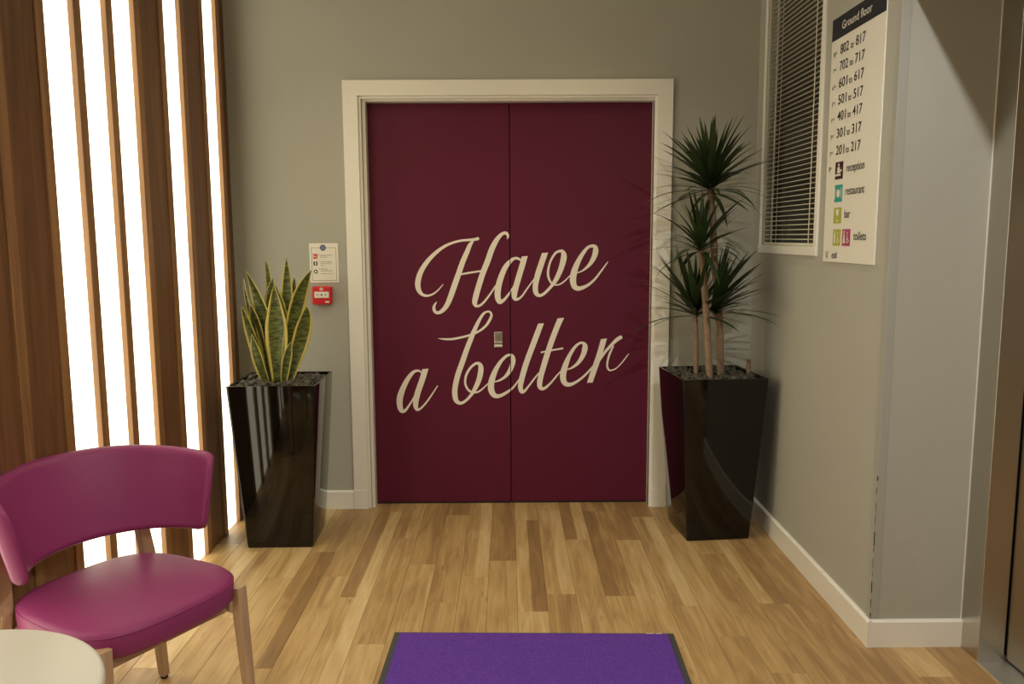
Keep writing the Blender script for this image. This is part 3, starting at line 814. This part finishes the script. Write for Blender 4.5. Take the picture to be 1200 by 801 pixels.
nbox(cp, 'maker_label', M_TAGW, .066, .086, .009, .018, .037, .0386)
nbox(cp, 'keyhole', M_INK, .046, .051, .026, .031, .037, .0386)

# ------------------------------------------------------------------ planters
def planter(name, cx, cy, rz, bw, tw, H, label):
    root = empty(name, (cx, cy, 0), rz); tag(root, label, 'planter', 'black gloss planters by the door')
    bm = bmesh.new(); loops = []
    for i in range(13):
        t = i / 12
        h = (bw + (tw - bw) * t + .0015 * math.sin(PI * t)) / 2
        r = .006 + .004 * t
        loops.append([(x, y, H * t) for x, y in rrect(h, h, r, 4)])
    hi = tw / 2
    for (d, z) in ((.0015, H + .0015), (.009, H + .0015), (.011, H - .002), (.013, H - .10)):
        loops.append([(x, y, z) for x, y in rrect(hi - d, hi - d, .008, 4)])
    # base edge
    loops.insert(0, [(x, y, 0) for x, y in rrect(bw / 2 - .003, bw / 2 - .003, .006, 4)])
    for p in range(len(loops[1])): loops[1][p] = (loops[1][p][0], loops[1][p][1], .003)
    loft(bm, loops, True, False)
    o = obj('pot_shell', bm, M_POT, root, True)
    o.data.set_sharp_from_angle(angle=math.radians(35)) if hasattr(o.data, 'set_sharp_from_angle') else None
    s = tw / 2 - .013
    boxo('soil', M_SOIL, root, -s, s, -s, s, H - .09, H - .022)
    return root
potL = planter('planter', -1.051, -0.387, .018, .299, .399, .768, 'tapered glossy black planter holding the snake plant, left of the doors')
potR = planter('planter', 0.984, -0.327, .095, .302, .404, .776, 'tapered glossy black planter holding the tall dracaena, right of the doors')

def pebbles(cx, cy, rz, half, z, label, holes, seed):
    rp = random.Random(seed)
    base = bmesh.new(); bmesh.ops.create_icosphere(base, subdivisions=2, radius=1.0)
    bv = [v.co.copy() for v in base.verts]; bf = [[v.index for v in f.verts] for f in base.faces]; base.free()
    bm = bmesh.new()
    n = 13; ca, sa = math.cos(rz), math.sin(rz)
    for layer in range(2):
        for i in range(n):
            for j in range(n):
                u = (-1 + 2 * (i + .5 + rp.uniform(-.45, .45)) / n) * (half - .014)
                v = (-1 + 2 * (j + .5 + rp.uniform(-.45, .45)) / n) * (half - .014)
                if layer and rp.random() < .5: continue
                a = rp.uniform(.011, .021); b = a * rp.uniform(.6, .95); c = a * rp.uniform(.4, .7)
                m_ = max(abs(u), abs(v)) + a
                if m_ > half: continue
                x, y = cx + u * ca - v * sa, cy + u * sa + v * ca
                if any((x - hx) ** 2 + (y - hy) ** 2 < (hr + a * .8) ** 2 for hx, hy, hr in holes): continue
                R = Matrix.Rotation(rp.uniform(0, 6.28), 3, 'Z') @ Matrix.Rotation(rp.uniform(-.5, .5), 3, 'X')
                vs = [bm.verts.new(Vector((x, y, z + layer * .010 + rp.uniform(-.003, .003))) + R @ Vector((p.x * a, p.y * b, p.z * c))) for p in bv]
                for f in bf: bm.faces.new([vs[k] for k in f])
    o = obj('pebbles', bm, M_STONE, None, True)
    tag(o, label, 'pebbles', None, 'stuff')
    return o

# ------------------------------------------------------------------ snake plant
SPB = Vector((-1.075, -.392, .735))
sp = empty('snake_plant', SPB); tag(sp, 'snake plant with yellow-edged upright leaves in the left black planter', 'plant')
SN = [   # base, middle, tip of each leaf in metres from the plant's foot; width; twist
 ((0.0140,-0.0300,0.0120), (0.0209,-0.0425,0.2554), (0.0219,-0.0550,0.4756), 0.0978, 0.1),
 ((-0.0275,-0.0120,0.0120), (-0.0440,-0.0160,0.2924), (-0.1140,-0.0200,0.5407), 0.0906, -0.35),
 ((-0.0467,-0.0200,0.0120), (-0.0980,-0.0400,0.2400), (-0.1287,-0.0600,0.3835), 0.0638, -0.5),
 ((-0.0424,0.0200,0.0120), (-0.1194,0.0300,0.3360), (-0.1427,0.0400,0.5027), 0.0350, -0.6),
 ((-0.0133,0.0220,0.0120), (-0.0204,0.0285,0.3516), (-0.0048,0.0350,0.5022), 0.0638, -0.2),
 ((0.0188,0.0100,0.0120), (0.0562,0.0110,0.3607), (0.0655,0.0120,0.5988), 0.0618, 0.1),
 ((0.0435,-0.0160,0.0120), (0.1096,-0.0230,0.3476), (0.1897,-0.0300,0.5434), 0.0783, 0.55),
 ((0.0576,-0.0240,0.0120), (0.1403,-0.0345,0.2538), (0.1639,-0.0450,0.3768), 0.0783, 0.5),
 ((0.0218,0.0340,0.0120), (0.0739,0.0470,0.3655), (0.0856,0.0600,0.5045), 0.0309, 0.4),
 ((-0.0126,0.0360,0.0120), (-0.0311,0.0530,0.4536), (-0.0507,0.0700,0.5757), 0.0309, -0.3),
 ((0.0136,0.0000,0.0120), (0.0372,0.0000,0.2663), (0.0119,0.0000,0.4764), 0.0680, 0.2),
 ((-0.0410,-0.0040,0.0120), (-0.0761,-0.0095,0.2362), (-0.1007,-0.0150,0.3875), 0.0741, -0.4),
 ((0.0426,-0.0360,0.0120), (0.0640,-0.0480,0.1212), (0.0922,-0.0600,0.2177), 0.0453, 0.3),
 ((-0.0382,-0.0300,0.0120), (-0.0685,-0.0500,0.1302), (-0.0841,-0.0700,0.2553), 0.0638, -0.35),
]
for a, m_, c, W, tw in SN:
    a, m_, c = Vector(a), Vector(m_), Vector(c)
    ctrl = m_ * 2 - (a + c) * .5
    bm = bmesh.new(); uvl = bm.loops.layers.uv.new('UVMap')
    rows = []; n = 16; na = 8
    for i in range(n + 1):
        t = i / n
        p = a * (1 - t) ** 2 + ctrl * 2 * t * (1 - t) + c * t * t
        tg = (ctrl - a) * (1 - t) + (c - ctrl) * t
        tg.normalize()
        ang = tw * (0.5 + t * .8)
        sd = Vector((math.cos(ang), math.sin(ang), 0)); sd = (sd - tg * sd.dot(tg)).normalized()
        nr = tg.cross(sd).normalized()
        if nr.y > 0: nr = -nr
        prof = .50 + .5 * math.sin(min(1, t / .55) * PI / 2)
        if t > .55: prof *= max(0.0, 1 - ((t - .55) / .45) ** 1.55)
        w = W * prof
        w *= 1 + .05 * math.sin(9 * t + 300 * a.x)
        row = []
        for q in range(na + 1):
            u = q / na - .5
            row.append(p + sd * (u * w) + nr * (-(.22 * w) * (1 - (2 * u) ** 2)) * (1 - .6 * t))
        rows.append(row)
    th = .0022
    front = [[bm.verts.new(v) for v in r] for r in rows]
    for i in range(n):
        for q in range(na):
            fc = bm.faces.new((front[i][q], front[i][q + 1], front[i + 1][q + 1], front[i + 1][q]))
            for lp, (uu, vv) in zip(fc.loops, ((q, i), (q + 1, i), (q + 1, i + 1), (q, i + 1))):
                lp[uvl].uv = (uu / na, vv / n)
    bmesh.ops.remove_doubles(bm, verts=bm.verts, dist=1e-6)
    o = obj('leaf', bm, M_SNAKE, sp, True)
    md = o.modifiers.new('thickness', 'SOLIDIFY'); md.thickness = th; md.offset = 0

# ------------------------------------------------------------------ dracaena
DRB = Vector((.984, -.327, .735))
dr = empty('dracaena', DRB); tag(dr, 'tall dracaena with three woody canes and spiky dark leaf heads', 'plant')
def L_(v): return Vector(v) - DRB
rd_ = random.Random(11)
def cane(pts, r0, r1):
    pts = [L_(p) for p in pts]
    P = []
    n = 22
    for i in range(n + 1):
        t = i / n * (len(pts) - 1); k = min(int(t), len(pts) - 2); u = t - k
        P.append(pts[k].lerp(pts[k + 1], u))
    rr = [(r0 + (r1 - r0) * i / n) * (1 + .10 * math.sin(i * 2.4) + rd_.uniform(-.05, .05)) for i in range(n + 1)]
    bm = bmesh.new(); tube(bm, P, rr, 10); return obj('cane', bm, M_CANE, dr, True)
CANES = [[(1.026, -.345, .70), (1.015, -.335, 1.0), (.985, -.33, 1.3), (.958, -.33, 1.66)],
         [(.962, -.40, .70), (.946, -.39, .95), (.925, -.385, 1.2), (.908, -.38, 1.36)],
         [(.919, -.29, .70), (.917, -.29, .9), (.908, -.29, 1.06)],
         [(1.160, -.33, .70), (1.160, -.33, .838)]]
cane(CANES[0], .0175, .0150); cane(CANES[1], .0175, .0135); cane(CANES[2], .0125, .0110); cane(CANES[3], .0115, .0105)
cane([(1.004, -.333, 1.02), (.985, -.345, 1.06), (.975, -.35, 1.09)], .009, .008)
LEAF_ME = []
for v in range(8):
    bend = 0.15 + 1.1 * v / 7
    bm = bmesh.new(); n = 9
    p = Vector((0, 0, 0)); ang = 0.0; rows = []
    for i in range(n + 1):
        t = i / n
        w = .0135 * (.55 + .45 * min(1, t / .3)) * (1 - t ** 2.2) + .0003
        side = Vector((0, 1, 0)); nn = Vector((-math.sin(ang), 0, math.cos(ang)))
        rows.append([bm.verts.new(p - side * w + nn * w * .35), bm.verts.new(p), bm.verts.new(p + side * w + nn * w * .35)])
        ang -= bend / n * (0.4 + 1.2 * t)
        p = p + Vector((math.cos(ang), 0, math.sin(ang))) / n
    # extrude a thin underside
    for i in range(n):
        for q in range(2):
            bm.faces.new((rows[i][q], rows[i][q + 1], rows[i + 1][q + 1], rows[i + 1][q]))
    bmesh.ops.recalc_face_normals(bm, faces=bm.faces)
    me = bpy.data.meshes.new('leaf'); bm.to_mesh(me); bm.free(); me.materials.append(M_CLEAF)
    for pl in me.polygons: pl.use_smooth = True
    LEAF_ME.append(me)
def head(c, n, length, seed, zspan=.07, bias=None, emin=-15, emax=85, mb=7):
    rh = random.Random(seed)
    for i in range(n):
        t = (i + .5) / n
        az = i * 2.39996 + rh.uniform(-.25, .25)
        el = math.radians(emin + (emax - emin) * t ** 0.85 + rh.uniform(-8, 8))
        if bias is not None:
            az = bias[0] + (rh.random() - .5) * bias[1]
        ln = length * rh.uniform(.75, 1.12) * (1.0 if t < .5 else 1.0 - .5 * (t - .5))
        base = Vector(c) + Vector((0, 0, -zspan * .5 + zspan * t)) + Vector((math.cos(az), math.sin(az), 0)) * .008
        bi = min(7, max(0, int(mb * (1 - t) * rh.uniform(.4, 1.1))))
        dx, dy = math.cos(az) * math.cos(el), math.sin(az) * math.cos(el)
        # stay clear of both walls
        for lim, p0, d in ((XR - .03, base.x, dx), (-.02, base.y, dy)):
            if d > 0.01: ln = min(ln, (lim - p0) / d * .95)
        o = bpy.data.objects.new('leaf', LEAF_ME[bi])
        R = Matrix.Rotation(az, 4, 'Z') @ Matrix.Rotation(-el, 4, 'Y')
        o.matrix_local = Matrix.Translation(base - DRB) @ R @ Matrix.Diagonal((ln, ln / .27 * rh.uniform(.8, 1.15), ln, 1))
        link(o, dr)
head((.955, -.33, 1.665), 100, .345, 1, .09, emin=-12, emax=80, mb=5)
head((.906, -.38, 1.375), 50, .30, 2, .06)
head((.908, -.29, 1.075), 60, .34, 3, .07, emin=0, emax=78, mb=4)
head((.973, -.35, 1.085), 44, .36, 4, .05, bias=(-.3, 2.6), emin=8, emax=78, mb=3)

pebbles(-1.051, -.387, -.010, .1855, .754, 'dark grey pebbles around the snake plant in the left planter', [(-1.075, -.395, .045)], 5)
pebbles(.984, -.327, .095, .188, .762, 'dark grey pebbles around the dracaena canes in the right planter',
        [(c[0][0], c[0][1], .016) for c in CANES], 6)

# ------------------------------------------------------------------ chair
CH = empty('lounge_chair', (-1.057, -2.0, 0), math.radians(-30))
tag(CH, 'magenta leatherette chair with curved backrest and beech legs by the slatted wall', 'chair')
def sup(a, b, n, k=56, front=1.0):
    out = []
    for i in range(k):
        th = 2 * PI * i / k
        c, s = math.cos(th), math.sin(th)
        x = a * math.copysign(abs(c) ** (2 / n), c); y = b * math.copysign(abs(s) ** (2 / n), s)
        y *= 1 + .05 * x / a * front          # a little wider at the front
        out.append((x, y))
    return out
bm = bmesh.new(); loops = []
for z, s in ((.384, .93), (.387, .965), (.398, .995), (.425, 1.0), (.440, 1.0), (.450, .992), (.457, .97), (.462, .93), (.466, .84), (.469, .65), (.471, .4), (.4715, .12)):
    loops.append([(x * s, y * s, z) for x, y in sup(.243, .243, 3.3)])
loft(bm, loops)
seat = obj('seat', bm, M_CUSH, CH, True)
bm = bmesh.new()
ring = [(x * .995, y * .995, .4475) for x, y in sup(.243, .243, 3.3)]
tube(bm, ring + [ring[0]], .0022, 6, False); obj('piping', bm, M_CUSH, seat, True)
# backrest: curved padded band
bm = bmesh.new(); loops = []
NB = 40
for i in range(NB + 1):
    th = math.radians(-79 + 174 * i / NB)
    e = min(i, NB - i) / NB
    er = min(1.0, e / .06)
    shr = math.sqrt(max(0.0, 1 - (1 - er) ** 2))            # rounded ends
    zc, hh = .670, .126 * (.72 + .28 * shr)
    thk = .048 * (.25 + .75 * shr)
    lp = []
    for x, y in rrect(thk / 2, hh, thk * .45, 5):
        x -= (.048 - thk) / 2                                  # the outer side rolls in at the ends
        out = x + .045 * ((y / .132) + .2) * (0.65 + .35 * math.cos(th))  # leans back
        if y > 0: y -= .020 * abs(math.sin(th)) ** 4 * y / hh
        ra, rb = .268 + out, .276 + out * .75
        lp.append((.012 - ra * math.cos(th), rb * math.sin(th), zc + y))
    loops.append(lp)
loft(bm, loops)
back = obj('backrest', bm, M_CUSH, CH, True)
# rear legs run up into the backrest
for s in (1, -1):
    bm = bmesh.new()
    beam(bm, (-.225, s * .265, .012), (-.205, s * .222, .43), (.030, .026), (.040, .034), (1, 0, 0))
    obj('leg', bm, M_BEECH, CH)
    bm = bmesh.new()
    beam(bm, (-.205, s * .222, .42), (-.228, s * .204, .62), (.034, .040), (.026, .036), (1, .0, 0))
    obj('back_support', bm, M_BEECH, CH)
    bm = bmesh.new()
    beam(bm, (.225, s * .225, .012), (.203, s * .212, .425), (.026, .026), (.040, .034), (1, 0, 0))
    obj('leg', bm, M_BEECH, CH)
for x, y in ((-.225, .265), (-.225, -.265), (.225, .225), (.225, -.225)):
    bm = bmesh.new(); loft(bm, [[(x + .012 * math.cos(2 * PI * k / 12), y + .012 * math.sin(2 * PI * k / 12), z) for k in range(12)] for z in (0, .013)])
    obj('foot_glide', bm, M_FOOT, CH)
for (x0, x1, y0, y1) in ((-.19, .20, .186, .206), (-.19, .20, -.206, -.186), (.165, .185, -.185, .185), (-.195, -.175, -.185, .185)):
    boxo('seat_rail', M_BEECH, CH, x0, x1, y0, y1, .352, .386, .003, 1)

# ------------------------------------------------------------------ round side table
TB = empty('side_table', (-1.045, -2.824, 0)); tag(TB, 'round cream topped side table in front of the magenta chair', 'table')
def disc(bm, prof, n=72):
    loft(bm, [[(r * math.cos(2 * PI * k / n), r * math.sin(2 * PI * k / n), z) for k in range(n)] for r, z in prof])
bm = bmesh.new(); disc(bm, [(.296, .574), (.303, .577), (.3055, .583), (.3055, .593), (.303, .598), (.297, .600)]); o = obj('table_top', bm, M_TABLE, TB, True)
bm = bmesh.new(); disc(bm, [(.035, .018), (.030, .03), (.028, .3), (.028, .56), (.10, .5735)], 32); obj('pedestal', bm, M_STEEL, TB, True)
bm = bmesh.new(); disc(bm, [(.20, 0), (.205, .004), (.20, .010), (.06, .018), (.03, .02)], 48); obj('base_plate', bm, M_STEEL, TB, True)

# ------------------------------------------------------------------ door mat
RG = empty('door_mat', (.099, -1.381, 0), math.radians(-1.4)); tag(RG, 'purple entrance mat with charcoal rubber border on the plank floor', 'mat')
MW, ML = 1.008, 1.25
bm = bmesh.new(); box(bm, -MW / 2, MW / 2, -ML, 0, .0003, .004, .0015, 1); obj('rubber_border', bm, M_RUBBER, RG)
bm = bmesh.new(); box(bm, -MW / 2 + .022, MW / 2 - .022, -ML + .022, -.012, .002, .009, .003, 2); obj('carpet_pile', bm, M_CARPET, RG)
bm = bmesh.new(); box(bm, .405, .432, -.010, -.002, .004, .0046); box(bm, .440, .462, -.010, -.002, .004, .0046); obj('maker_mark', bm, M_TAGW, RG)
